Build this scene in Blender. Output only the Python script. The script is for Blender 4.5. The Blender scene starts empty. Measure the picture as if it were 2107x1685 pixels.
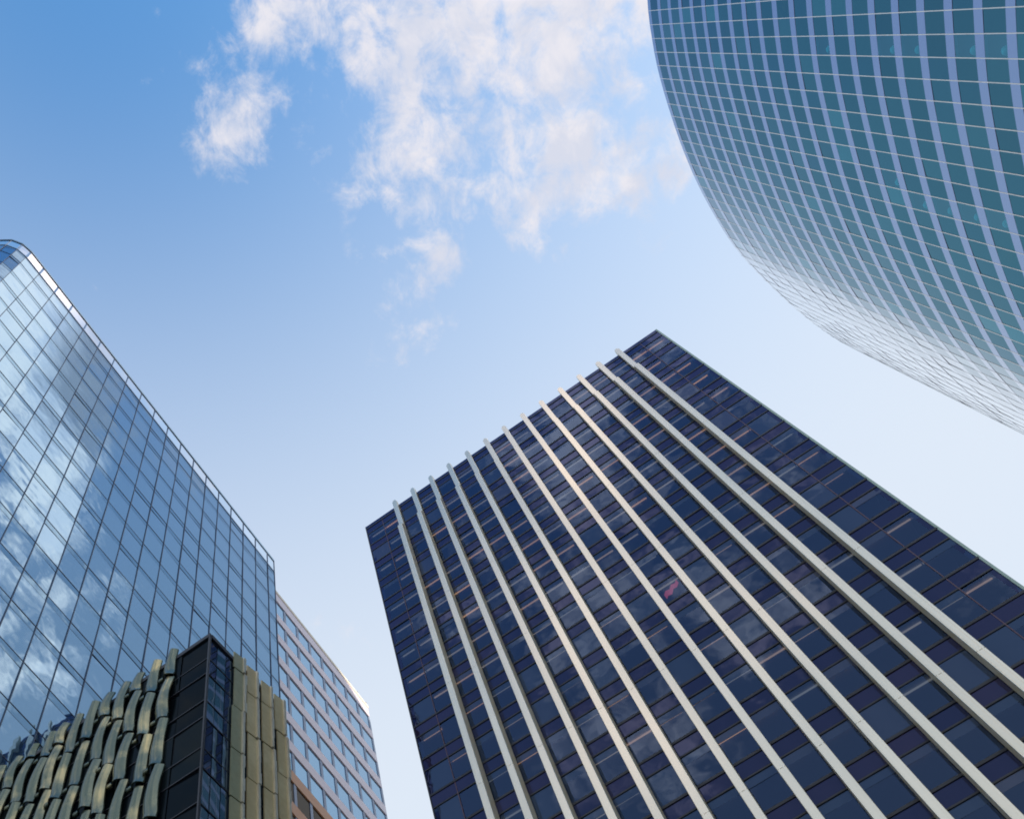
import bpy, bmesh, math, random
from mathutils import Vector, Matrix
R = math.radians
random.seed(7)
sc = bpy.context.scene
col = sc.collection

# ------------------------------------------------------------------ camera
W, H_PX, F_PX, CX, CY = 2107.0, 1685.0, 2136.37, 651.73, 842.0
PITCH, ROLL = R(70.3658), R(-10.3133)
cz, sz = math.cos(ROLL), math.sin(ROLL)
rt0 = Vector((1, 0, 0)); fr0 = Vector((0, math.sin(PITCH), math.cos(PITCH))); up0 = Vector((0, -math.cos(PITCH), math.sin(PITCH)))
def rollv(v): return Vector((cz*v.x - sz*v.y, sz*v.x + cz*v.y, v.z))
C_RT, C_FR, C_UP = rollv(rt0), rollv(fr0), rollv(up0)      # world X, Y, Z written in camera (right, down, forward)
right = Vector((C_RT.x, C_FR.x, C_UP.x)); down = Vector((C_RT.y, C_FR.y, C_UP.y)); fwd = Vector((C_RT.z, C_FR.z, C_UP.z))
cam_d = bpy.data.cameras.new('camera'); cam = bpy.data.objects.new('camera', cam_d); col.objects.link(cam)
EYE = 1.6
m = Matrix((right, -down, -fwd)).transposed().to_4x4(); m.translation = Vector((0, 0, EYE))
cam.matrix_world = m
cam_d.sensor_width = 36.0; cam_d.lens = F_PX / W * 36.0
cam_d.shift_x = (W/2 - CX) / W; cam_d.shift_y = -(H_PX/2 - CY) / W
cam_d.clip_start = 0.1; cam_d.clip_end = 5000
sc.camera = cam
def px_dir(x, y):
    d = right*((x-CX)/F_PX) + down*((y-CY)/F_PX) + fwd
    return d
def sky_pt(x, y):
    d = px_dir(x, y); return (d.x/d.z, d.y/d.z)

sc.view_settings.view_transform = 'Standard'; sc.view_settings.look = 'None'
sc.view_settings.exposure = 0.9; sc.view_settings.gamma = 1.0
sc.render.engine = 'CYCLES'
sc.cycles.max_bounces = 10; sc.cycles.transparent_max_bounces = 24; sc.cycles.glossy_bounces = 5
sc.cycles.sample_clamp_indirect = 4.0
sc.cycles.filter_width = 1.8

# ------------------------------------------------------------------ sky, sun
SUN_H, SUN_E = R(100), R(24)          # heading clockwise from +Y, elevation
SKY_STRENGTH = 0.13
world = bpy.data.worlds.new('World'); sc.world = world; world.use_nodes = True
nt = world.node_tree; nt.nodes.clear()
class NG:
    """small helper to wire shader nodes"""
    def __init__(s, tree): s.t = tree
    def n(s, typ, **kw):
        nd = s.t.nodes.new(typ)
        for k, v in kw.items(): setattr(nd, k, v)
        return nd
    def put(s, nd, i, v):
        if v is None: return
        if isinstance(v, bpy.types.NodeSocket): s.t.links.new(v, nd.inputs[i])
        else: nd.inputs[i].default_value = v
    def math(s, op, a, b=None, c=None, clamp=False):
        nd = s.n('ShaderNodeMath', operation=op); nd.use_clamp = clamp
        s.put(nd, 0, a); s.put(nd, 1, b); s.put(nd, 2, c)
        return nd.outputs[0]
    def mix(s, fac, a, b, blend='MIX'):
        nd = s.n('ShaderNodeMix', data_type='RGBA', blend_type=blend)
        s.put(nd, 0, fac); s.put(nd, 6, a); s.put(nd, 7, b)
        return nd.outputs[2]
    def remap(s, v, a, b, c, d, smooth=True):
        nd = s.n('ShaderNodeMapRange'); nd.interpolation_type = 'SMOOTHSTEP' if smooth else 'LINEAR'
        s.put(nd, 0, v); s.put(nd, 1, a); s.put(nd, 2, b); s.put(nd, 3, c); s.put(nd, 4, d)
        return nd.outputs[0]
    def noise(s, vec, scale, detail=4, rough=.55, dist=0.0):
        nd = s.n('ShaderNodeTexNoise'); s.put(nd, 'Vector', vec)
        nd.inputs['Scale'].default_value = scale; nd.inputs['Detail'].default_value = detail
        nd.inputs['Roughness'].default_value = rough; nd.inputs['Distortion'].default_value = dist
        return nd.outputs[0]
g = NG(nt)
sky = g.n('ShaderNodeTexSky', sky_type='NISHITA'); sky.sun_disc = False
sky.sun_elevation = SUN_E; sky.sun_rotation = SUN_H
sky.air_density = 1.0; sky.dust_density = 1.2; sky.ozone_density = 2.0
tc = g.n('ShaderNodeTexCoord'); sep = g.n('ShaderNodeSeparateXYZ'); nt.links.new(tc.outputs['Generated'], sep.inputs[0])
X, Y, Z = sep.outputs
zc = g.math('MAXIMUM', Z, 0.06)
px_, py_ = g.math('DIVIDE', X, zc), g.math('DIVIDE', Y, zc)
cmb = g.n('ShaderNodeCombineXYZ'); g.put(cmb, 0, px_); g.put(cmb, 1, py_); P = cmb.outputs[0]
# haze of a bright spring sky: pale towards the horizon
clear_axis = px_dir(200, -300).normalized()     # the deepest blue lies away from the sun
dt = g.n('ShaderNodeVectorMath', operation='DOT_PRODUCT'); nt.links.new(tc.outputs['Generated'], dt.inputs[0]); dt.inputs[1].default_value = clear_axis
haze = g.remap(g.math('ARCCOSINE', g.math('MINIMUM', dt.outputs['Value'], 1.0)), 0.07, 0.92, 0.0, 0.97)
SKYC = 1.0
base = g.n('ShaderNodeVectorMath', operation='MULTIPLY'); nt.links.new(sky.outputs[0], base.inputs[0]); base.inputs[1].default_value = (0.84, 1.41, 1.63)
col_sky = g.mix(haze, base.outputs[0], (3.12, 3.44, 3.87, 1))
# clouds: cover patches at fixed directions, broken up by fractal noise
blobs = []      # (x, y, radius, weight) on the plane z = 1 overhead
for (x, y, r, w) in [(480, 250, 115, .98), (540, 190, 95, .92), (435, 310, 65, .85), (540, 100, 85, .92), (500, 150, 60, .8), (850, 420, 95, .82), (850, 590, 60, .8), (560, 60, 120, .74), (640, 20, 120, .8), (820, 40, 190, .95),
                     (1000, 40, 220, 1.02), (1200, 50, 200, 1.0), (1330, 150, 120, .8), (860, 110, 130, .85), (700, 120, 100, .6), (980, 190, 170, .7),
                     (1120, 180, 120, .55), (860, 330, 170, .82), (1010, 320, 150, .85), (1180, 340, 150, .88), (1320, 330, 110, .92), (1080, 440, 80, .98),
                     (885, 515, 85, .90), (930, 450, 100, .78), (740, 510, 90, .6), (845, 640, 100, .44), (800, 700, 70, .40), (1370, 480, 80, .4),
                     (650, 230, 110, .62), (1860, 960, 90, .2), (690, 1270, 80, .3)]:
    a = sky_pt(x, y); b = sky_pt(x + r, y); c = sky_pt(x, y + r)
    rad = .5*(math.dist(a, b) + math.dist(a, c))
    blobs.append((a[0], a[1], rad, w))
# clouds outside the frame that the glass facades mirror
blobs += [(.33, -.06, .12, 1.4), (.385, -.02, .09, 1.35), (.45, .015, .07, 1.25), (.515, .06, .05, 1.05), (.62, .06, .07, .8), (.68, .13, .06, .8),
          (.74, .02, .10, .8), (.30, -.20, .15, .8), (.60, .15, .05, .55),
          (-.20, -.50, .14, .75), (-.36, -.58, .12, .85), (-.26, -.76, .12, .75), (-.48, -.74, .12, .8), (-.45, -.45, .1, .5), (-.10, -.62, .14, .6),
          (-.7, -.2, .3, .7), (-.9, -.9, .3, .7), (0.2, -1.0, .3, .7), (.3, -.6, .2, .6), (-1.3, .3, .4, .7), (1.5, -.6, .4, .7)]
cover = None
for (x, y, r, w) in blobs:
    vd = g.n('ShaderNodeVectorMath', operation='DISTANCE'); nt.links.new(P, vd.inputs[0]); vd.inputs[1].default_value = (x, y, 0)
    k = g.remap(vd.outputs['Value'], 0.25*r, 1.7*r, w, 0.0)
    cover = k if cover is None else g.n('ShaderNodeMath', operation='SMOOTH_MAX') and g.math('MAXIMUM', cover, k)
mp = g.n('ShaderNodeMapping'); nt.links.new(P, mp.inputs[0]); mp.inputs['Rotation'].default_value = (0, 0, R(-28)); mp.inputs['Scale'].default_value = (1.15, .9, 1)
n1 = g.noise(mp.outputs[0], 9.0, 9, .60, .30); n2 = g.noise(mp.outputs[0], 25.0, 8, .66, .35)
fb = g.math('ADD', g.math('MULTIPLY', n1, .55), g.math('MULTIPLY', n2, .45))
dens = g.math('ADD', g.math('MULTIPLY_ADD', fb, 2.7, -.60), g.math('MULTIPLY', cover, .67))
alpha = g.remap(dens, 1.03, 1.58, 0.0, 0.95)
shade = g.remap(g.noise(P, 15.0, 6, .6, .4), .40, .60, 0.0, 1.0)
c_col = g.mix(shade, (2.9, 3.0, 3.45, 1), (3.55, 3.45, 3.65, 1))
sun_x = g.remap(g.math('MULTIPLY_ADD', py_, -.5, px_), .375, .44, 0.0, 1.0); sun_t = g.math('MULTIPLY', g.remap(px_, .20, .28, 0.0, 1.0), g.remap(py_, .01, -.05, 0.0, 1.0))
near_sun = g.math('MULTIPLY', g.math('MAXIMUM', sun_x, sun_t), g.remap(py_, .15, .30, 1.0, 0.0))
sunward = g.math('MULTIPLY_ADD', near_sun, 1.9, 1.0); behind = g.remap(py_, -.30, -.42, 0.0, 1.6)
c_gain = g.math('ADD', sunward, behind)
cv = g.n('ShaderNodeVectorMath', operation='SCALE'); nt.links.new(c_col, cv.inputs[0]); g.put(cv, 3, c_gain); c_col = g.mix(g.math('MAXIMUM', near_sun, behind), cv.outputs[0], (1.17, 1.0, .83, 1), 'MULTIPLY')
hz = g.remap(Z, 0.0, 0.15, 0.0, 1.0)
out_col = g.mix(g.math('MULTIPLY', alpha, hz), col_sky, c_col)
bg = g.n('ShaderNodeBackground'); nt.links.new(out_col, bg.inputs[0]); bg.inputs[1].default_value = SKY_STRENGTH
wo = g.n('ShaderNodeOutputWorld'); nt.links.new(bg.outputs[0], wo.inputs[0])

sun_d = bpy.data.lights.new('sun', 'SUN'); sun_d.energy = 3.2; sun_d.angle = R(0.53); sun_d.color = (1.0, .90, .74)
sun = bpy.data.objects.new('sun', sun_d); col.objects.link(sun)
sdir = Vector((math.sin(SUN_H)*math.cos(SUN_E), math.cos(SUN_H)*math.cos(SUN_E), math.sin(SUN_E)))
sun.rotation_euler = sdir.to_track_quat('Z', 'Y').to_euler()

# ------------------------------------------------------------------ materials
def mat(name):
    mt = bpy.data.materials.new(name); mt.use_nodes = True
    t = mt.node_tree; t.nodes.clear(); gg = NG(t)
    o = gg.n('ShaderNodeOutputMaterial')
    return mt, gg, o
def rand_col(gg, stops):
    """colour that differs from pane to pane (each pane is its own island)"""
    ge = gg.n('ShaderNodeNewGeometry'); oi = gg.n('ShaderNodeObjectInfo')
    r = gg.math('FRACT', gg.math('ADD', ge.outputs['Random Per Island'], gg.math('MULTIPLY', oi.outputs['Random'], 7.31)))
    cr = gg.n('ShaderNodeValToRGB'); e = cr.color_ramp.elements
    e[0].position, e[0].color = stops[0][0], (*stops[0][1], 1)
    e[1].position, e[1].color = stops[-1][0], (*stops[-1][1], 1)
    for p, c in stops[1:-1]:
        q = e.new(p); q.color = (*c, 1)
    gg.put(cr, 0, r)
    return cr.outputs[0], r
def principled(name, base, rough=.5, metal=0.0, spec=.5, var=.08, vscale=.6, stretch=None, coat=0.0, bump=0.0):
    mt, gg, o = mat(name)
    b = gg.n('ShaderNodeBsdfPrincipled')
    tcn = gg.n('ShaderNodeTexCoord'); mp = gg.n('ShaderNodeMapping'); mt.node_tree.links.new(tcn.outputs['Object'], mp.inputs[0])
    if stretch: mp.inputs['Scale'].default_value = stretch
    nz = gg.noise(mp.outputs[0], vscale, 6, .6)
    k = gg.remap(nz, .3, .7, 1 - var, 1 + var, False)
    vm = gg.n('ShaderNodeVectorMath', operation='SCALE'); vm.inputs[0].default_value = base; gg.put(vm, 3, k)
    gg.put(b, 'Base Color', vm.outputs[0])
    b.inputs['Metallic'].default_value = metal; b.inputs['Specular IOR Level'].default_value = spec
    gg.put(b, 'Roughness', gg.remap(nz, .3, .7, max(.02, rough*.85), min(1, rough*1.15), False))
    b.inputs['Coat Weight'].default_value = coat
    if bump:
        bp = gg.n('ShaderNodeBump'); bp.inputs['Strength'].default_value = bump; gg.put(bp, 'Height', nz); gg.put(b, 'Normal', bp.outputs[0])
    mt.node_tree.links.new(b.outputs[0], o.inputs[0])
    return mt
def mirror_glass(name, stops, tint, ior, floor=.0, wob=.02, wscale=.35, rough=.012, kmap=None, white=(.20, .56)):
    """coated facade glass: tinted body colour under a fresnel mirror, slightly wavy"""
    mt, gg, o = mat(name); t = mt.node_tree
    c, r = rand_col(gg, stops)
    dif = gg.n('ShaderNodeBsdfDiffuse'); gg.put(dif, 0, c)
    gl = gg.n('ShaderNodeBsdfGlossy'); gl.inputs['Roughness'].default_value = rough; gl.inputs['Color'].default_value = (*tint, 1)
    tcn = gg.n('ShaderNodeTexCoord')
    nz = gg.noise(tcn.outputs['Object'], wscale, 2, .5)
    bp = gg.n('ShaderNodeBump'); bp.inputs['Strength'].default_value = wob; bp.inputs['Distance'].default_value = 1.0; gg.put(bp, 'Height', nz)
    gg.put(gl, 'Normal', bp.outputs[0])
    fr = gg.n('ShaderNodeFresnel'); fr.inputs[0].default_value = ior
    k = gg.remap(fr.outputs[0], *kmap, False) if kmap else gg.remap(fr.outputs[0], 0, 1, floor, 1, False)
    gg.put(gl, 'Color', gg.mix(gg.remap(fr.outputs[0], *white, 0, 1), (*tint, 1), (1, 1, 1, 1)))
    ms = gg.n('ShaderNodeMixShader'); gg.put(ms, 0, k); t.links.new(dif.outputs[0], ms.inputs[1]); t.links.new(gl.outputs[0], ms.inputs[2])
    t.links.new(ms.outputs[0], o.inputs[0])
    return mt
def clear_glass(name, stops, tint, ior, floor=0.0, wob=.01):
    """see-through tinted glass with a mirror coat"""
    mt, gg, o = mat(name); t = mt.node_tree
    c, r = rand_col(gg, stops)
    tr = gg.n('ShaderNodeBsdfTransparent'); gg.put(tr, 0, c)
    gl = gg.n('ShaderNodeBsdfGlossy'); gl.inputs['Roughness'].default_value = .015; gl.inputs['Color'].default_value = (*tint, 1)
    tcn = gg.n('ShaderNodeTexCoord'); nz = gg.noise(tcn.outputs['Object'], .4, 2, .5)
    bp = gg.n('ShaderNodeBump'); bp.inputs['Strength'].default_value = wob; bp.inputs['Distance'].default_value = 1.0; gg.put(bp, 'Height', nz)
    gg.put(gl, 'Normal', bp.outputs[0])
    fr = gg.n('ShaderNodeFresnel'); fr.inputs[0].default_value = ior
    ge = gg.n('ShaderNodeNewGeometry')
    k = gg.math('MULTIPLY', gg.remap(fr.outputs[0], 0, 1, floor, 1, False), gg.math('SUBTRACT', 1.0, ge.outputs['Backfacing']))
    ms = gg.n('ShaderNodeMixShader'); gg.put(ms, 0, k); t.links.new(tr.outputs[0], ms.inputs[1]); t.links.new(gl.outputs[0], ms.inputs[2])
    t.links.new(ms.outputs[0], o.inputs[0])
    return mt
def lamp(name, c, s):
    mt, gg, o = mat(name); e = gg.n('ShaderNodeEmission'); e.inputs[0].default_value = (*c, 1); e.inputs[1].default_value = s
    mt.node_tree.links.new(e.outputs[0], o.inputs[0]); return mt

MT = {}
# dark finned tower
MT['b_glass'] = clear_glass('dark_tower_glass', [(0, (.22, .31, .47)), (.5, (.28, .35, .48)), (.8, (.36, .37, .44)), (1, (.44, .44, .46))], (.29, .44, .77), 1.74, .03)
MT['b_spandrel'] = mirror_glass('dark_tower_spandrel', [(0, (.012, .014, .036)), (.6, (.017, .016, .038)), (1, (.032, .021, .040))], (.31, .40, .80), 1.65, .0)
MT['b_pale_pane'] = mirror_glass('dark_tower_pale_pane', [(0, (.024, .036, .058)), (.5, (.032, .044, .066)), (.85, (.050, .052, .072)), (1, (.085, .078, .085))], (.29, .44, .77), 1.72, .02)  # lit ceiling and blinds behind the glass, painted into a paler pane colour
MT['b_frame'] = principled('black_frame', (.012, .013, .02), .45)
MT['b_seam'] = principled('violet_joint', (.11, .06, .085), .5)
MT['fin'] = principled('anodised_fin', (.90, .80, .63), .17, .68, .5, .06, .25, (3, 3, .25))
MT['fin_side'] = principled('anodised_fin_side', (.92, .80, .54), .34, .15, .5, .06, .25, (3, 3, .25))
MT['ceiling'] = principled('office_ceiling', (.42, .42, .43), .9)
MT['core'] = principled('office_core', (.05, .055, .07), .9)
MT['tube'] = lamp('office_tube', (1.0, .56, .26), 1.0)
MT['green_trim'] = principled('pale_green_trim', (.38, .50, .42), .4)
MT['red'] = lamp('red_glow', (1.0, .10, .10), 1.5)
# blue glass building
MT['a_glass'] = mirror_glass('blue_mirror_glass', [(0, (.03, .075, .15)), (.5, (.04, .09, .17)), (1, (.055, .10, .18))], (.35, .55, .75), 1.75, .42, .02, .3)
MT['a_spandrel'] = mirror_glass('blue_spandrel_glass', [(0, (.03, .07, .14)), (1, (.05, .09, .17))], (.28, .47, .66), 1.75, .38, .02, .3)
MT['a_frame'] = principled('slate_mullion', (.06, .08, .125), .4, .3)
MT['a_transom'] = principled('slate_transom', (.07, .09, .14), .4, .3)  # own colour of the transom bars
MT['a_rail'] = principled('blue_grey_rail', (.10, .18, .28), .35, .4)
MT['a_parapet'] = clear_glass('frosted_parapet_glass', [(0, (.80, .88, .93)), (1, (.9, .95, .98))], (1, 1, 1), 1.8, .28)
# rounded tower
MT['e_glass'] = mirror_glass('teal_glass', [(0, (.004, .018, .035)), (.3, (.012, .05, .07)), (.6, (.018, .07, .085)), (.8, (.010, .04, .09)), (.93, (.03, .10, .12)), (1, (.05, .22, .26))], (.15, .40, .51), 2.8, .0, .012, .4, .012, (.22, .46, .29, .97), (.255, .43))
MT['e_clear'] = clear_glass('clear_teal_glass', [(0, (.42, .80, .84)), (1, (.46, .84, .88))], (.20, .50, .64), 2.8, .20)
MT['e_band'] = mirror_glass('pale_blue_panel', [(0, (.16, .20, .34)), (1, (.18, .22, .36))], (.34, .46, .68), 2.8, .0, .008, .4, .16, (.22, .46, .64, .98), (.225, .42))
MT['e_mullion'] = principled('pale_mullion', (.82, .78, .72), .3, .4)
MT['e_soffit'] = principled('violet_soffit', (.34, .29, .40), .4)
MT['e_disc'] = principled('ceiling_dome', (.50, .90, .88), .4)
# stone grid building
MT['c_stone'] = principled('pink_stone', (.75, .63, .68), .35, 0, .6, .06, .5)
MT['c_coping'] = principled('cream_coping', (.80, .70, .54), .5)
MT['c_glass'] = mirror_glass('grid_window_glass', [(0, (.05, .10, .16)), (1, (.07, .13, .19))], (.46, .68, .88), 1.8, .5, .01)
MT['c_brick'] = principled('orange_stone', (.62, .31, .16), .5, 0, .5, .10, .5)
MT['c_dark'] = mirror_glass('brown_window_glass', [(0, (.03, .022, .016)), (.7, (.06, .045, .03)), (1, (.14, .11, .07))], (.5, .45, .4), 1.4, .0, .01)
MT['c_frame'] = principled('window_frame_blue', (.26, .32, .44), .45)
# metal-panelled block
MT['d_glass'] = mirror_glass('black_glass', [(0, (.003, .005, .007)), (.7, (.006, .009, .012)), (1, (.012, .018, .02))], (.14, .18, .21), 1.35, .0, .006)
MT['d_glass2'] = mirror_glass('slate_glass', [(0, (.012, .02, .035)), (1, (.03, .045, .065))], (.55, .72, .95), 1.6, .06, .006)
def two_tone_metal(name, c1, c2, rough, metal):
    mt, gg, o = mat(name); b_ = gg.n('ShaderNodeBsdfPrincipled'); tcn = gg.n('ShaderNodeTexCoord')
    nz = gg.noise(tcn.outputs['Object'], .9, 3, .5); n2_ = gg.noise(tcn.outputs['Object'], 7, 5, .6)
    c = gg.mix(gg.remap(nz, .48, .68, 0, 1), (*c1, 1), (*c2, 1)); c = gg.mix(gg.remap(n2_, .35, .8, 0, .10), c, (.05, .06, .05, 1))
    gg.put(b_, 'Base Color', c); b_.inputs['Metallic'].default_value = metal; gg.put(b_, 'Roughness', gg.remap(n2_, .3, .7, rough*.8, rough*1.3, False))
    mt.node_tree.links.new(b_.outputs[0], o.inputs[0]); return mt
MT['d_metal'] = two_tone_metal('olive_metal', (.13, .16, .12), (.42, .37, .20), .19, .7)  # gold blotches paint warm reflections into the olive metal colour
MT['d_gold'] = two_tone_metal('gold_metal', (.58, .45, .22), (.66, .53, .28), .36, .25)
MT['d_olive'] = two_tone_metal('olive_panel_metal', (.30, .30, .17), (.38, .35, .19), .36, .25)
MT['d_edge'] = principled('brushed_edge', (.72, .66, .52), .35, .6, .5, .12, 2.0)
MT['roof'] = principled('roof_membrane', (.22, .22, .22), .9)
# ground
def paving():
    mt, gg, o = mat('paving'); t = mt.node_tree
    b = gg.n('ShaderNodeBsdfPrincipled'); tcn = gg.n('ShaderNodeTexCoord')
    br = gg.n('ShaderNodeTexBrick'); t.links.new(tcn.outputs['Object'], br.inputs[0]); br.inputs['Scale'].default_value = .8
    br.inputs['Color1'].default_value = (.24, .23, .22, 1); br.inputs['Color2'].default_value = (.30, .29, .27, 1); br.inputs['Mortar'].default_value = (.14, .14, .13, 1)
    br.inputs['Mortar Size'].default_value = .01
    gg.put(b, 'Base Color', gg.mix(gg.noise(tcn.outputs['Object'], .15, 5), br.outputs[0], (.2, .195, .19, 1))); b.inputs['Roughness'].default_value = .8
    t.links.new(b.outputs[0], o.inputs[0]); return mt
MT['paving'] = paving()

# ------------------------------------------------------------------ mesh helpers
class MB:
    """collects boxes and prisms; build() links them as ONE mesh object"""
    def __init__(s): s.v = []; s.f = []; s.mi = []
    def hexa(s, p, mi=0):        # 8 points: bottom ring 0-3, top ring 4-7
        b = len(s.v); s.v += [Vector(q) for q in p]
        for f in ((3, 2, 1, 0), (4, 5, 6, 7), (0, 1, 5, 4), (1, 2, 6, 5), (2, 3, 7, 6), (3, 0, 4, 7)):
            s.f.append([b+i for i in f]); s.mi.append(mi)
    def prism(s, ring, z0, z1, mi=0, cap=True):
        n = len(ring); b = len(s.v)
        s.v += [Vector((x, y, z0)) for x, y in ring] + [Vector((x, y, z1)) for x, y in ring]
        for i in range(n):
            j = (i+1) % n; s.f.append([b+i, b+j, b+n+j, b+n+i]); s.mi.append(mi)
        if cap:
            s.f.append([b+i for i in reversed(range(n))]); s.mi.append(mi)
            s.f.append([b+n+i for i in range(n)]); s.mi.append(mi)
    def sheet(s, rows, thick=None, mi=0):      # grid of points, rows of equal length
        b = len(s.v); n = len(rows[0])
        for r in rows: s.v += [Vector(q) for q in r]
        for i in range(len(rows)-1):
            for j in range(n-1):
                s.f.append([b+i*n+j, b+i*n+j+1, b+(i+1)*n+j+1, b+(i+1)*n+j]); s.mi.append(mi)
    def build(s, name, mats, parent=None, smooth=False):
        if not isinstance(mats, (list, tuple)): mats = [mats]
        me = bpy.data.meshes.new(name)
        off = parent.matrix_world.translation if parent is not None and parent.type == 'EMPTY' else (ROOT_OF.get(parent.name, Vector()) if parent is not None else Vector())
        me.from_pydata([tuple(q - off) for q in s.v], [], s.f)
        for q in mats: me.materials.append(q)
        for p, k in zip(me.polygons, s.mi): p.material_index = k; p.use_smooth = smooth
        bm = bmesh.new(); bm.from_mesh(me); bmesh.ops.recalc_face_normals(bm, faces=bm.faces); bm.to_mesh(me); bm.free()
        o = bpy.data.objects.new(name, me); col.objects.link(o)
        if parent is not None:
            o.parent = parent
            ROOT_OF[o.name] = Vector(off)
        return o
ROOT_OF = {}
def thing(name, label, cat, loc, group=None):
    o = bpy.data.objects.new(name, None); col.objects.link(o); o.location = loc
    o.matrix_world = Matrix.Translation(loc); o.empty_display_size = 2
    o['label'] = label; o['category'] = cat
    if group: o['group'] = group
    return o
class Wall:
    """frame of a straight facade: s along it, d outwards, z up"""
    def __init__(w, L, h, out):
        w.L = Vector((L[0], L[1], 0)); w.u = Vector((math.sin(h), math.cos(h), 0))
        n = Vector((w.u.y, -w.u.x, 0)); w.n = n if n.dot(Vector((out[0], out[1], 0))) > 0 else -n
    def p(w, s, d, z): return w.L + w.u*s + w.n*d + Vector((0, 0, z + EYE))
    def xy(w, s, d): q = w.L + w.u*s + w.n*d; return (q.x, q.y)
    def box(w, mb, s0, s1, d0, d1, z0, z1, mi=0):
        mb.hexa([w.p(s0, d0, z0), w.p(s1, d0, z0), w.p(s1, d1, z0), w.p(s0, d1, z0), w.p(s0, d0, z1), w.p(s1, d0, z1), w.p(s1, d1, z1), w.p(s0, d1, z1)], mi)
    def pane(w, mb, s0, s1, d, z0, z1, t=.03, jit=0.0, mi=0):
        """thin glass box, tilted a hair like a real pane"""
        a, b, c = (random.uniform(-jit, jit) for _ in range(3))
        ds = [d + a, d + b, d + c, d + a + c - b]
        P0 = [w.p(s0, ds[0]-t, z0), w.p(s1, ds[1]-t, z0), w.p(s1, ds[1], z0), w.p(s0, ds[0], z0), w.p(s0, ds[3]-t, z1), w.p(s1, ds[2]-t, z1), w.p(s1, ds[2], z1), w.p(s0, ds[3], z1)]
        mb.hexa(P0, mi)
def px_of(q):
    v = q - Vector((0, 0, EYE)); z = v.dot(fwd)
    if z <= 0.01: return None
    return (CX + F_PX*v.dot(right)/z, CY + F_PX*v.dot(down)/z)
def px_area(pts):
    """visible size in the photo, 0 when outside the frame"""
    q = [px_of(p) for p in pts]
    if any(v is None for v in q): return 0
    cx = sum(v[0] for v in q)/len(q); cy = sum(v[1] for v in q)/len(q)
    if not (-20 < cx < W+20 and -20 < cy < H_PX+20): return 0
    return abs(sum(q[i][0]*q[(i+1) % len(q)][1] - q[(i+1) % len(q)][0]*q[i][1] for i in range(len(q))))/2
def panes_as_parts(cells, root, mats, name='window', keep=96, hidden=None):
    """cells: (area, draw function, extra). The largest become parts of their own, the rest one mesh."""
    cells.sort(key=lambda c: -c[0])
    objs = []
    for a, fn in cells[:keep]:
        mb = MB(); fn(mb); objs.append(mb.build(name, mats, root))
    if cells[keep:]:
        mb = MB()
        for a, fn in cells[keep:]: fn(mb)
        o = mb.build(name + '_grid', mats, root); o['kind'] = 'stuff'
    return objs

# ------------------------------------------------------------------ ground
mb = MB(); mb.sheet([[(-900, -900, 0), (900, -900, 0)], [(-900, 900, 0), (900, 900, 0)]])
gr = mb.build('ground', MT['paving']); gr['kind'] = 'structure'

# ------------------------------------------------------------------ dark finned tower
BH = 100.0
bL = (2.897, 49.835); bh = R(116.2745); BW = 36.2; BD = 30.0
b = Wall(bL, bh, (-1, -2))
root = thing('finned_tower', 'dark navy glass office tower with thirteen pale vertical metal fins up its front', 'tower', Vector((*b.xy(BW/2, -BD/2), 0)))
bk = Wall(b.xy(0, -BD), bh, (1, 2)); sl = Wall(bL, bh - R(90), (-1, .5)); sr = Wall(b.xy(BW, 0), bh - R(90), (1, -.5))
PIT = 3.778; Z0 = 69.19
tops = [Z0 + PIT*k for k in range(-18, 9)]          # top edge of each spandrel
SP = 1.24
fins = [4.08 + 2.3205*i for i in range(13)]
edges = [0.0, 2.04] + fins + [fins[-1] + (BW - fins[-1])/2, BW]
# body: slabs inside, set back so that the office ceilings show through the glass
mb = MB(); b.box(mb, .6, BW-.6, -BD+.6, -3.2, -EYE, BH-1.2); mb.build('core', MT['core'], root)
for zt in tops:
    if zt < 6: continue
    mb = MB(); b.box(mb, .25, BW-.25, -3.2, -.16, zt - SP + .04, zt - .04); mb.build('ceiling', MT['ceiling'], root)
mb = MB(); b.box(mb, .02, BW-.02, -BD+.02, -.05, BH-.55, BH-.15); mb.build('roof', MT['roof'], root)
# spandrels, one band per storey, and the dark lines above and below
for zt in tops:
    z1 = min(zt, BH); z0 = zt - SP
    if z1 < 3: continue
    mb = MB()
    for i in range(len(edges)-1): b.pane(mb, edges[i]+.015, edges[i+1]-.015, 0, z0+.09, z1-.10, .05, .006)
    mb.build('spandrel_band', MT['b_spandrel'], root)
    mb = MB(); b.box(mb, 0, BW, -.12, .05, z1-.10, z1+.08); b.box(mb, 0, BW, -.12, .02, z0-.02, z0+.09)
    mb.build('transom', MT['b_frame'], root)
mb = MB(); b.box(mb, 0, BW, -.3, .03, BH-.6, BH); mb.build('parapet', MT['b_spandrel'], root)
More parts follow.
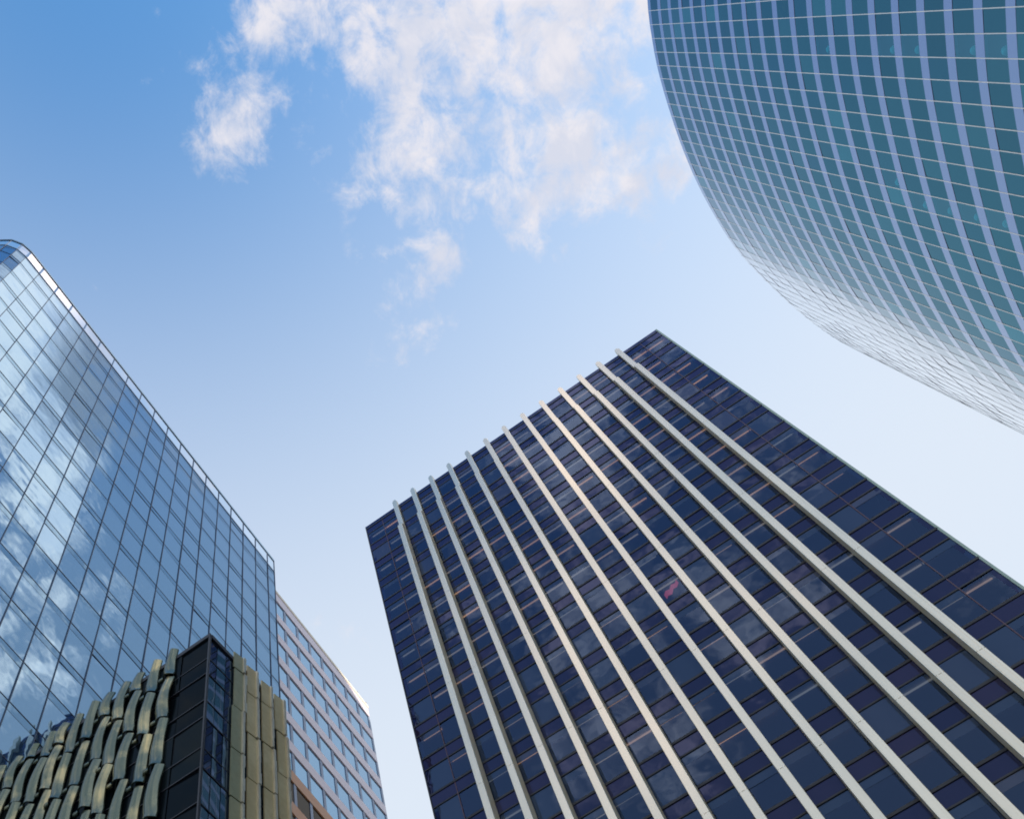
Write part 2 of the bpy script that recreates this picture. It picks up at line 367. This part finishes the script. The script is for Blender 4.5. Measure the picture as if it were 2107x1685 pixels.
# other sides
for wl, wid in ((sl, BD), (sr, BD), (bk, BW)):
    mb = MB()
    wl.box(mb, 0.03, wid-.03, -.35, -.02, -EYE, BH-.02); mb.build('side_wall', MT['b_spandrel'], root)
cells = []; info = []
for k, zt in enumerate(tops):
    w0, w1 = zt + .07, zt + PIT - SP - .02
    if w1 > BH - .3 or w0 < -EYE: continue
    for i in range(len(edges)-1):
        s0, s1 = edges[i]+.02, edges[i+1]-.02
        a = px_area([b.p(s0, 0, w0), b.p(s1, 0, w0), b.p(s1, 0, w1), b.p(s0, 0, w1)])
        st = random.getstate()
        fr_ = 1.0 if random.random() < .13 else (0.0 if random.random() < .2 else random.uniform(.22, .27))
        def fn(m_, s0=s0, s1=s1, w0=w0, w1=w1, fr_=fr_):
            wm = w1 - (w1-w0)*fr_
            if fr_ < 1: b.pane(m_, s0, s1, -.03, w0, wm, .02, .012)
            if fr_ > 0: b.pane(m_, s0, s1, -.03, wm, w1, .02, .008, 1)
        cells.append((a, fn))
        info.append((a, s0, s1, w1))
wins = panes_as_parts(cells, root, [MT['b_glass'], MT['b_pale_pane']])
# ceiling tubes seen through the glass
info.sort(key=lambda c: -c[0])
rest = MB(); n_l = 0
for j, (a, s0, s1, w1) in enumerate(info):
    if random.random() < .2 or a <= 0: continue
    dd = -.16 - .30 - .05*math.sin(w1*3.1) - random.uniform(0, .05)
    tgt = MB() if n_l < 80 else rest
    b.box(tgt, s0 + .03, s1 - random.choice((.03, .03, .5)), dd-.045, dd+.045, w1 - .06, w1 + .0)
    if n_l < 80:
        if j < 96: tgt.build('ceiling_light', MT['tube'], wins[j])
        else: tgt.build('ceiling_light', MT['tube'], root)
    n_l += 1
if rest.v:
    o = rest.build('ceiling_light', MT['tube'], root); o['kind'] = 'stuff'
qr = None
for k, zt in enumerate(tops):                 # the window at this spot in the photo
    for i in range(len(edges)-1):
        v = px_of(b.p((edges[i]+edges[i+1])/2, 0, zt + .07 + 1.2))
        if v:
            dd_ = math.dist(v, (1380, 1218))
            if qr is None or dd_ < qr[0]: qr = (dd_, edges[i], edges[i+1], zt)
rz, rs0, rs1 = qr[3] + .75, qr[1] + .55, qr[2] - .45
rw = Wall(b.xy(0, -.13), bh, (-1, -2))
mb = MB()
pts_ = [(0, .45), (.18, .75), (.42, .68), (.62, 1.0), (.85, .92), (1, 1.2), (1, .78), (.8, .5), (.6, .55), (.38, .15), (.15, .22), (0, 0)]
P0 = [rw.p(rs0 + (rs1-rs0)*x, .02, rz + y*1.1) for x, y in pts_]; P1 = [rw.p(rs0 + (rs1-rs0)*x, -.02, rz + y*1.1) for x, y in pts_]
k0_ = len(mb.v); n_ = len(pts_); mb.v += P0 + P1
mb.f += [list(range(n_)), list(range(2*n_-1, n_-1, -1))] + [[i, (i+1) % n_, n_+(i+1) % n_, n_+i] for i in range(n_)]; mb.mi += [0]*(n_+2)
ro = mb.build('red_sign', MT['red']); ro['label'] = 'small glowing red sign inside a window of the dark finned tower'; ro['category'] = 'sign'
# joints in the two end bays
for s in (edges[1], edges[-2]):
    mb = MB(); b.box(mb, s-.03, s+.03, -.1, .03, -EYE, BH-.1); mb.build('joint', MT['b_seam'], root)
mb = MB(); b.box(mb, BW-.06, BW+.10, -.2, .05, -EYE, BH); mb.build('corner_trim', MT['green_trim'], root)
mb = MB(); b.box(mb, -.05, .05, -.2, .04, -EYE, BH); mb.build('corner_trim', MT['b_frame'], root)
# fins: slim at the head, deeper below the top storeys
for s in fins:
    mb = MB(); hw = .25
    zk = BH - 6.2
    def ring(d): return [b.xy(s-hw, .09), b.xy(s-hw, d-.02), b.xy(s-hw+.02, d), b.xy(s+hw-.02, d), b.xy(s+hw, d-.02), b.xy(s+hw, .09)]
    r0, r1 = ring(1.02), ring(.50)
    def loft(ra, za, rb, zb):
        n = len(ra); k0 = len(mb.v)
        mb.v += [Vector((x, y, za+EYE)) for x, y in ra] + [Vector((x, y, zb+EYE)) for x, y in rb]
        for i in range(n):
            j = (i+1) % n; mb.f.append([k0+i, k0+j, k0+n+j, k0+n+i]); mb.mi.append(0 if i in (1, 2, 3) else 1)
        mb.f.append([k0+i for i in range(n)]); mb.mi.append(1); mb.f.append([k0+n+i for i in range(n)]); mb.mi.append(1)
    zj = -EYE
    while zj < zk - .01:                      # extrusions joined every third storey
        zn = min(zk, zj + PIT*3); loft(r0, zj, r0, zn - .03); zj = zn
    loft(r0, zk-.028, r0, zk-.003); loft(r0, zk+.003, r1, zk+.75); loft(r1, zk+.753, r1, BH+.35)
    # raised centre rib on the face
    for ds in (-.13, .13): b.box(mb, s+ds-.04, s+ds+.04, 1.021, 1.05, -EYE, zk)
    b.box(mb, s-.10, s+.10, -.02, .088, -EYE, BH, 2)
    fo = mb.build('fin', [MT['fin'], MT['fin_side'], MT['b_frame']], root)
    mb = MB(); b.box(mb, s-.14, s+.14, .10, .42, BH+.353, BH+.75); mb.build('fin_tip', MT['fin'], fo)
root['label'] = root['label']

# ------------------------------------------------------------------ blue glass building
AS = 1.32; AH = 100.0*AS
aL = (-24.08*AS, 14.81*AS); ah = R(24.238)
a_ = Wall(aL, ah, (2, -1)); AW = 40.5*AS
root = thing('glass_building', 'tall blue mirror glass office block with a pale glass parapet reflecting white clouds', 'building', Vector((*a_.xy(AW/2, -12), 0)))
APIT = 3.53*AS; acols = [(1.9 + 2.197*k)*AS for k in range(0, 18)]
curve = [a_.xy(0.0, 0)]                       # rounded near corner
for t in range(1, 9):
    th = R(90*t/8); rr = 3.6
    q = a_.L + a_.u*(-rr*math.sin(th)) + a_.n*(-rr + rr*math.cos(th)); curve.append((q.x, q.y))
cols = [('f', s) for s in acols]
zs = [70.06*AS + APIT*k for k in range(-21, 8)]; zs = [z for z in zs if z > -EYE]
ZP = 97.3*AS
# body
ring_in = [a_.xy(AW-1.35, -.35)] + [(lambda v: (v.x, v.y))(Vector((*c, 0)) - a_.n*.3) for c in curve] + [a_.xy(-3.5, -24), a_.xy(AW-1.35, -24)]
mb = MB(); mb.prism(ring_in, 0, ZP+EYE-.3); mb.build('core', MT['core'], root)
# bays: flat front bays, then the curved corner bays
bays = []
e = [0.0] + acols + [AW]
for i in range(len(e)-1): bays.append((Vector((*a_.xy(e[i], 0), 0)), Vector((*a_.xy(e[i+1], 0), 0))))
for i in range(0, 8, 2): bays.append((Vector((*curve[i+2], 0)), Vector((*curve[i], 0))))
endw = Vector((*a_.xy(-3.6, -24), 0)); bays.append((endw, Vector((*curve[8], 0))))
def bay_pane(mb, A, B, d, z0, z1, t=.04, jit=0.0):
    u = (B-A).normalized(); n = Vector((u.y, -u.x, 0))
    r = [random.uniform(-jit, jit) for _ in range(3)]
    ds = [d+r[0], d+r[1], d+r[2], d+r[0]+r[2]-r[1]]
    up = Vector((0, 0, 1))
    pts = [(A, ds[0], z0), (B, ds[1], z0), (B, ds[2], z1), (A, ds[3], z1)]
    A2 = A + u*.03; B2 = B - u*.03
    Q = [(A2, ds[0], z0), (B2, ds[1], z0), (B2, ds[2], z1), (A2, ds[3], z1)]
    f = [q + n*dd + up*(z+EYE) for q, dd, z in Q]; k = [q + n*(dd-t) + up*(z+EYE) for q, dd, z in Q]
    mb.hexa([k[0], k[1], f[1], f[0], k[3], k[2], f[2], f[3]])
cells = []
SPA = .80
for zi, z in enumerate(zs):
    z1 = min(z + APIT, ZP)
    for (A, B) in bays:
        w0, w1 = z + .05, z1 - SPA - .06
        if w1 - w0 < .5: continue
        ar = px_area([A+Vector((0, 0, w0+EYE)), B+Vector((0, 0, w0+EYE)), B+Vector((0, 0, w1+EYE)), A+Vector((0, 0, w1+EYE))])
        cells.append((ar, lambda m_, A=A, B=B, w0=w0, w1=w1: bay_pane(m_, A, B, 0, w0, w1, .04, .028)))
    mb = MB()
    for (A, B) in bays: bay_pane(mb, A, B, 0, z1 - SPA, z1 - .05, .04, .006)
    mb.build('spandrel_band', MT['a_spandrel'], root)
    mb = MB()
    for (A, B) in bays:
        u = (B-A).normalized(); n = Vector((u.y, -u.x, 0)); up = Vector((0, 0, 1))
        for (q0, q1, dd) in ((z1-.026, z1+.026, .03), (z1-SPA-.034, z1-SPA-.016, .01)):
            A2, B2 = A+u*.005, B-u*.005
            mb.hexa([A2-n*.1+up*(q0+EYE), B2-n*.1+up*(q0+EYE), B2+n*dd+up*(q0+EYE), A2+n*dd+up*(q0+EYE), A2-n*.1+up*(q1+EYE), B2-n*.1+up*(q1+EYE), B2+n*dd+up*(q1+EYE), A2+n*dd+up*(q1+EYE)])
    mb.build('transom', MT['a_transom'], root)
panes_as_parts(cells, root, MT['a_glass'])
posts = [Vector((*a_.xy(s, 0), 0)) for s in e] + [Vector((*curve[i], 0)) for i in (2, 4, 6, 8)]
for i, q in enumerate(posts):
    mb = MB(); r = .028
    mb.hexa([q + a_.u*(-r) + a_.n*(-.1) + Vector((0, 0, 0)), q + a_.u*r + a_.n*(-.1), q + a_.u*r + a_.n*.09, q + a_.u*(-r) + a_.n*.09] +
            [q + a_.u*(-r) + a_.n*(-.1) + Vector((0, 0, AH-.15+EYE)), q + a_.u*r + a_.n*(-.1) + Vector((0, 0, AH-.15+EYE)), q + a_.u*r + a_.n*.09 + Vector((0, 0, AH-.15+EYE)), q + a_.u*(-r) + a_.n*.09 + Vector((0, 0, AH-.15+EYE))])
    mb.build('mullion', MT['a_frame'], root)
# glass parapet with rail
for (A, B) in bays[:-1]:
    u = (B-A).normalized()
    mb = MB(); bay_pane(mb, A + u*.12, B - u*.12, .02, ZP + .25, AH - .55, .03); mb.build('parapet_pane', MT['a_parapet'], root)
for q0, q1, d0, d1, nm in ((AH-.42, AH, -.12, .10, 'parapet_rail'), (ZP-.05, ZP+.18, -.3, .06, 'parapet_sill')):
    mb = MB()
    for (A, B) in bays[:-1]:
        u = (B-A).normalized(); n = Vector((u.y, -u.x, 0)); up = Vector((0, 0, 1))
        mb.hexa([A+n*d0+up*(q0+EYE), B+n*d0+up*(q0+EYE), B+n*d1+up*(q0+EYE), A+n*d1+up*(q0+EYE), A+n*d0+up*(q1+EYE), B+n*d0+up*(q1+EYE), B+n*d1+up*(q1+EYE), A+n*d1+up*(q1+EYE)])
    mb.build(nm, MT['a_rail'], root)
# see-through glass wing at the far corner
for z in zs:
    z1 = min(z + APIT, ZP)
    mb = MB(); a_.pane(mb, AW-1.22, AW-.1, -.35, z+.08, z1-.08, .03, .01); mb.build('wing_pane', MT['a_parapet'], root)

# ------------------------------------------------------------------ pink stone grid building behind
K = 1.267
c0 = Vector((-7.7287, 55.7708, 0))*K; ch = R(24.41); CH = 100*K; CW = 17.87*K
c_ = Wall((c0.x, c0.y), ch, (2, -1))
root = thing('stone_office_block', 'pinkish stone office block with a regular grid of pale blue windows', 'building', Vector((*c_.xy(CW/2, -10), 0)))
CP = 3.95*K
wt = [97.9*K - CP*k for k in range(0, 25)]
wt = [z for z in wt if z - 2.6*K > 0]
cs = [(-1.0 + 2.37*i)*K for i in range(-4, 9)]            # left edge of each window bay
mb = MB(); c_.box(mb, -9*K, CW-.3, -20, -.4, -EYE, CH-.6); mb.build('core', MT['core'], root)
mb = MB(); c_.box(mb, -9*K, CW, -20, -.2, CH-.55, CH-.35); mb.build('roof', MT['roof'], root)
prev = CH - .62
for iz, z in enumerate(wt):
    mb = MB(); c_.box(mb, -9*K, CW, -.45, 0, z, prev); o = mb.build('spandrel_band', MT['c_stone'] if iz < 7 else MT['c_brick'], root)
    if iz >= 7: o['label'] = 'orange brown spandrel band of the lower storeys'
    prev = z - 2.62*K
mb = MB(); c_.box(mb, -9*K, CW, -.45, 0, -EYE, prev); mb.build('spandrel_band', MT['c_stone'], root)
mb = MB(); c_.box(mb, -9*K, CW+.05, -.6, .06, CH-.6, CH); mb.build('coping', MT['c_coping'], root)
mb = MB(); c_.box(mb, CW-.28, CW-.005, -20, -.455, -EYE, CH-.62); mb.build('side_wall', MT['c_stone'], root)
cells = []; low = []
for iz, z in enumerate(wt):
    for s in cs:
        s1 = min(s + 2.37*K - .42, CW-.3)
        if s1 - s < .5: continue
        ar = px_area([c_.p(s, -.2, z-2.62*K), c_.p(s1, -.2, z-2.62*K), c_.p(s1, -.2, z), c_.p(s, -.2, z)])
        if s1 < -.2: ar = 0
        (cells if iz < 7 else low).append((ar, lambda m_, s=s, s1=s1, z=z: c_.pane(m_, s, s1, -.14, z-2.6*K, z-.02, .03, .01)))
panes_as_parts(cells, root, MT['c_glass'], keep=80)
for o in panes_as_parts(low, root, MT['c_dark'], keep=18): o['label'] = 'dark brown window of the lower storeys'
mb = MB()
for s in cs:
    c_.box(mb, s-.42, s-.03, -.3, -.06, -EYE, CH-.7)
    c_.box(mb, s+.02, s+.10, -.14, -.09, -EYE, CH-.7)
mb.build('window_mullion', MT['c_frame'], root)
for s in (CW-.1, CW-2.4, CW-4.6):
    mb = MB(); c_.box(mb, s-.07, s+.07, -.3, -.16, CH+.003, CH+.55); c_.box(mb, s-.12, s+.12, -.34, -.10, CH+.553, CH+.75); mb.build('roof_lamp', MT['b_frame'], root)

# ------------------------------------------------------------------ dark block clad in curved metal panels
DH = 28.0; q = DH/40.0
k0 = Vector((-6.3894, 23.7104, 0))*q
dl = Wall((k0.x, k0.y), R(-63.56), (-1, -2)); dr = Wall((k0.x, k0.y), R(27.8), (2, -1))
DLW, DRW = 13.2*q, 5.25*q
root = thing('panelled_block', 'low black glass block clad in columns of curved olive and gold metal panels', 'building', Vector((*dl.xy(5, -2.5), 0)))
mb = MB(); ring = [dl.xy(.06, -.06), dl.xy(DLW, -.06), (Vector((*dl.xy(DLW, 0), 0)) + dr.u*DRW)[:2], dr.xy(DRW, -.06)]
ring = [(x, y) for x, y in ring]
mb.prism(ring, 0, DH + EYE - .12); mb.build('core', MT['core'], root)
levels = [DH - 2.95*q*k for k in range(0, 13)]
for i in range(len(levels)-1):
    z1, z0 = levels[i], levels[i+1]
    mb = MB()
    for j in range(9): dl.pane(mb, DLW*j/9+.02, DLW*(j+1)/9-.02, 0, z0+.05, z1-.04, .04, .02)
    mb.build('glass_band', MT['d_glass'], root)
    mb = MB()
    for j, (s0, s1) in enumerate(((.01, .55*q), (.55*q, 1.12*q), (1.12*q, 1.8*q), (1.8*q, 3.4*q), (3.4*q, DRW))): dr.pane(mb, s0+.012, s1-.012, 0, z0+.05, z1-.04, .04, .012)
    o = mb.build('glass_band', MT['d_glass2'], root); o['label'] = 'slate blue glass band on the narrow side'
    mb = MB()
    for zz in (z0, z0 + 1.1*q): dl.box(mb, .0, DLW, -.05, .02, zz-.014, zz+.014); dr.box(mb, .002, DRW, -.05, .018, zz-.014, zz+.014)
    mb.build('transom', MT['b_frame'], root)
mb = MB(); dl.box(mb, -.04, DLW, -.3, .05, DH-.25*q, DH); dr.box(mb, .055, DRW, -.3, .06, DH-.25*q, DH); mb.build('coping', MT['b_frame'], root)
mb = MB(); dr.box(mb, -.05, .03, .0, .05, 0, DH-.27*q); mb.build('corner_trim', MT['b_frame'], root)
# curved scales on the long side
def scale(mb, s, z0, z1, w, dep, lean, bulge):
    """one bowed panel: rolled edge on one side, curled foot"""
    rows = []; n = 7; m_ = 9
    for i in range(m_):
        t = i/(m_-1); z = z0 + (z1-z0)*t
        ss = s + lean*(t-.5) + .05*math.sin(t*math.pi*1.2)
        ww = w*(1.0 - .16*t*t) * (.9 + .1*math.sin(math.pi*min(1, t*1.6)))
        row = []
        for j in range(n):
            v = j/(n-1); ang = math.pi*(v-.5)
            d = dep*(.35 + .65*math.cos(ang)) + bulge*math.sin(math.pi*t)
            if i == 0: d += .06
            row.append(dl.p(ss + ww*(v-.5), d, z))
        rows.append(row)
    rows2 = [[pt - dl.n*.05 for pt in r] for r in rows]
    mb.sheet(rows); mb.sheet([list(reversed(r)) for r in rows2])
    for ra, rb in ((rows[0], rows2[0]), (rows2[-1], rows[-1])): mb.sheet([rb, ra])
    mb.sheet([[r[0] for r in rows], [r[0] for r in rows2]]); mb.sheet([[r[-1] for r in rows2], [r[-1] for r in rows]])
    # the little lug that sticks out at the foot
    p0 = s + lean*(-.5) + w*.45
    dl.box(mb, p0, p0 + .16, .05, .16, z0 + .03, z0 + .14)
rnd = random.Random(3)
dcols = [2.12, 2.95, 3.95, 4.78, 5.62, 6.6, 7.5, 8.32, 9.2, 10.2, 11.15, 12.1, 12.95]
dscells = []
SEG = 2.05*q*1.42
for i, s in enumerate(dcols):
    top = DH + (.50 + rnd.uniform(-.12, .12))*q
    ph = rnd.uniform(.35, 1.0)
    z1 = top
    first = True
    while z1 > 2:
        L = SEG*(ph if first else 1.0); first = False
        z0 = z1 - L
        wd = rnd.uniform(.62, .69)*q; ln = rnd.uniform(-.06, -.02); dp = rnd.uniform(.16, .26); bl = rnd.uniform(.0, .10)
        sj = s*q + rnd.uniform(-.06, .06)
        ar = px_area([dl.p(sj-.3, .2, z0), dl.p(sj+.3, .2, z0), dl.p(sj+.3, .2, z1), dl.p(sj-.3, .2, z1)])
        dscells.append((ar, lambda m_, a=(sj, z0+.04, z1-.02, wd, dp, ln, bl): scale(m_, *a)))
        z1 = z0
dscells.sort(key=lambda c: -c[0])
rest = MB()
for k, (ar, fn) in enumerate(dscells):
    if k < 98:
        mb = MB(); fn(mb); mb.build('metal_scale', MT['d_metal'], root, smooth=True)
    else: fn(rest)
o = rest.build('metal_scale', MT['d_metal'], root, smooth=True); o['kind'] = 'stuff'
# broad flat panels with a folded bright edge on the narrow side
for i, s in enumerate((1.92, 2.86, 3.84, 4.80)):
    z1 = DH + .42*q; ph = (.45, .75, .6, .95)[i]; first = True
    while z1 > 2:
        L = 2.75*q*(ph if first else 1.0); first = False
        z0 = z1 - L; s0 = s*q - .34*q; s1 = s*q + .16*q; off = rnd.uniform(-.05, .05)
        mb = MB()
        mb.hexa([dr.p(s0+off, .05, z0+.03), dr.p(s1+off, .10, z0+.03), dr.p(s1+off, .14, z0+.03), dr.p(s0+off, .09, z0+.03),
                 dr.p(s0+off, .05, z1-.02), dr.p(s1+off, .10, z1-.02), dr.p(s1+off, .14, z1-.02), dr.p(s0+off, .09, z1-.02)])
        po = mb.build('gold_panel', MT['d_olive'] if i == 0 else MT['d_gold'], root)
        mb = MB()
        sc0, sc1 = s1+off+.004, s1+off+.19*q
        for zz in range(4):
            za = z0 + .03 + (z1-z0-.06)*zz/4; zb = z0 + .03 + (z1-z0-.06)*(zz+1)/4 - .003; kx = rnd.uniform(-.02, .02)
            dr.box(mb, sc0, sc1+kx-.05*q, .10, .20, za, zb)
        mb.build('folded_edge', MT['d_edge'], po)
        z1 = z0
# ------------------------------------------------------------------ rounded tower
ES = 1.7/1.5; EH = 150.0*ES
pts = [(74, -74), (68, -60), (62.8, -44), (59.2, -30), (56.6, -16), (55.3, -6), (55.0, 3.5), (55.3, 8.4), (56.0, 13.4), (57.35, 19.2), (58.9, 24.6), (60.85, 30.0), (63.3, 35.4), (66.2, 40.7), (69.85, 45.6), (74.0, 50.5), (78.0, 54.7), (82.2, 58.4), (87.0, 61.6), (92.5, 64.2), (99, 66), (106, 66.4)]
def catmull(P, n=12):
    out = []
    for i in range(len(P)-1):
        p0, p1, p2, p3 = P[max(0, i-1)], P[i], P[i+1], P[min(len(P)-1, i+2)]
        for k in range(n):
            t = k/n
            out.append(tuple(.5*((2*p1[a]) + (-p0[a]+p2[a])*t + (2*p0[a]-5*p1[a]+4*p2[a]-p3[a])*t*t + (-p0[a]+3*p1[a]-3*p2[a]+p3[a])*t**3) for a in (0, 1)))
    out.append(P[-1]); return out
pts = [(x*ES, y*ES) for x, y in pts]
dense = catmull(pts)
def resample(P, step):
    out = [P[0]]; acc = 0
    for i in range(1, len(P)):
        a, c = P[i-1], P[i]; L = math.dist(a, c); pos = 0
        while acc + (L-pos) >= step:
            pos += step-acc; acc = 0; t = pos/L; out.append((a[0]+(c[0]-a[0])*t, a[1]+(c[1]-a[1])*t))
        acc += L-pos
    return out
plan = resample(dense, 1.86*ES)
N = len(plan)
pv = [Vector((x, y, 0)) for x, y in plan]
nrm = []
for i in range(N):
    u = (pv[min(N-1, i+1)] - pv[max(0, i-1)]).normalized(); n = Vector((-u.y, u.x, 0)); nrm.append(n)
back = [(x*ES, y*ES) for x, y in [(118, 60), (126, 40), (128, 0), (122, -40), (104, -70), (88, -80)]]
root = thing('rounded_tower', 'huge rounded teal glass tower with pale horizontal bands curving overhead', 'tower', Vector((100, 0, 0)))
EP = 3.61*ES; eb = [96.7*ES + EP*k for k in range(-27, 15)]; eb = [z for z in eb if z > 1.5]; BAND = 1.06*ES
EH = eb[-1] + EP if eb[-1] + EP < 151.5*ES else eb[-1]
ztop = EH
inner = [(pv[i] - nrm[i]*.9) for i in range(N)]
mb = MB(); mb.prism([(v.x, v.y) for v in inner] + back, 0, ztop + EYE - .4); mb.build('core', MT['core'], root)
vis = [i for i in range(N-1)]
def strip(mb, z0, z1, d0, d1, mi=0, smooth=False):
    k0 = len(mb.v)
    for i in range(N):
        a0 = pv[i] + nrm[i]*d0; a1 = pv[i] + nrm[i]*d1
        mb.v += [a0 + Vector((0, 0, z0+EYE)), a1 + Vector((0, 0, z0+EYE)), a1 + Vector((0, 0, z1+EYE)), a0 + Vector((0, 0, z1+EYE))]
    for i in range(N-1):
        b0, b1 = k0+4*i, k0+4*(i+1)
        mb.f += [[b0+1, b1+1, b1+2, b0+2], [b0+2, b1+2, b1+3, b0+3], [b0, b1, b1+1, b0+1]]
        mb.mi += [mi, mi, mi+1]
    for bb in (k0, k0+4*(N-1)): mb.f.append([bb, bb+1, bb+2, bb+3]); mb.mi.append(mi)
cells = []
for zt in eb + ([ztop] if ztop not in eb else []):
    mb = MB(); strip(mb, zt-BAND, zt, -.3, .02); mb.build('spandrel_band', [MT['e_band'], MT['e_soffit']], root, smooth=False)
    w0, w1 = zt + .02, zt + EP - BAND - .02
    if zt >= ztop - .1: continue
    for i in range(N-1):
        A, B = pv[i], pv[i+1]; nn = (nrm[i]+nrm[i+1]).normalized()
        ar = px_area([A+Vector((0, 0, w0+EYE)), B+Vector((0, 0, w0+EYE)), B+Vector((0, 0, w1+EYE)), A+Vector((0, 0, w1+EYE))])
        if nn.dot(Vector((0, 0, 0)) - A) < 0: ar = 0
        def fn(m_, A=A, B=B, w0=w0, w1=w1):
            bay_pane(m_, B, A, .0, w0, w1, .04, .016)
        cells.append((ar, fn, [A+Vector((0, 0, w0+EYE)), B+Vector((0, 0, w0+EYE)), B+Vector((0, 0, w1+EYE)), A+Vector((0, 0, w1+EYE))]))
# a few windows where a pale globe lamp stands close behind clear glass
spots = [(1995, 112), (2058, 115), (1832, 108), (1878, 110), (1700, 102), (1842, 384), (1888, 396), (2050, 434), (1938, 412), (1990, 424)]
def centre(c): return px_of(sum(c[2], Vector())/4)
clear_cells = []
for x, y in spots:
    best = min((c for c in cells if c[0] > 0 and c not in clear_cells), key=lambda c: math.dist(centre(c), (x, y)))
    clear_cells.append(best)
for c in clear_cells:
    mb = MB(); c[1](mb); mb.build('window', MT['e_clear'], root)
    A0, B0 = c[2][0], c[2][1]; n0 = Vector((-(B0-A0).y, (B0-A0).x, 0)).normalized()
    q0 = A0.lerp(B0, .74) - n0*.50 + Vector((0, 0, .75))
    bm = bmesh.new(); bmesh.ops.create_uvsphere(bm, u_segments=20, v_segments=12, radius=.46)
    bmesh.ops.create_cone(bm, cap_ends=True, segments=12, radius1=.16, radius2=.10, depth=.6, matrix=Matrix.Translation((0, 0, -.66)))
    me = bpy.data.meshes.new('globe_lamp'); bm.to_mesh(me); bm.free(); me.materials.append(MT['e_disc'])
    for p in me.polygons: p.use_smooth = True
    gl_ = bpy.data.objects.new('globe_lamp', me); col.objects.link(gl_); gl_.location = q0
    gl_['label'] = 'pale round globe lamp standing behind a window of the rounded teal tower'; gl_['category'] = 'lamp'; gl_['group'] = 'globe lamps behind the rounded tower windows'
panes_as_parts([(c[0], c[1]) for c in cells if c not in clear_cells], root, MT['e_glass'], keep=86)
for i in range(N):
    mb = MB(); u = Vector((-nrm[i].y, nrm[i].x, 0)); q0 = pv[i]; r = .045; t = Vector((0, 0, ztop+EYE-.2))
    ring = [q0 - u*r - nrm[i]*.15, q0 + u*r - nrm[i]*.15, q0 + u*r + nrm[i]*.045, q0 - u*r + nrm[i]*.045]
    mb.hexa([v + Vector((0, 0, 0)) for v in ring] + [v + t for v in ring]); mb.build('mullion', MT['e_mullion'], root)
mb = MB(); mb.prism([(v.x, v.y) for v in inner] + back, ztop + EYE - .35, ztop + EYE - .1); mb.build('roof', MT['roof'], root)

for o in bpy.data.objects:
    if o.type == 'MESH' and o.parent is not None and 'category' in o: del o['category']
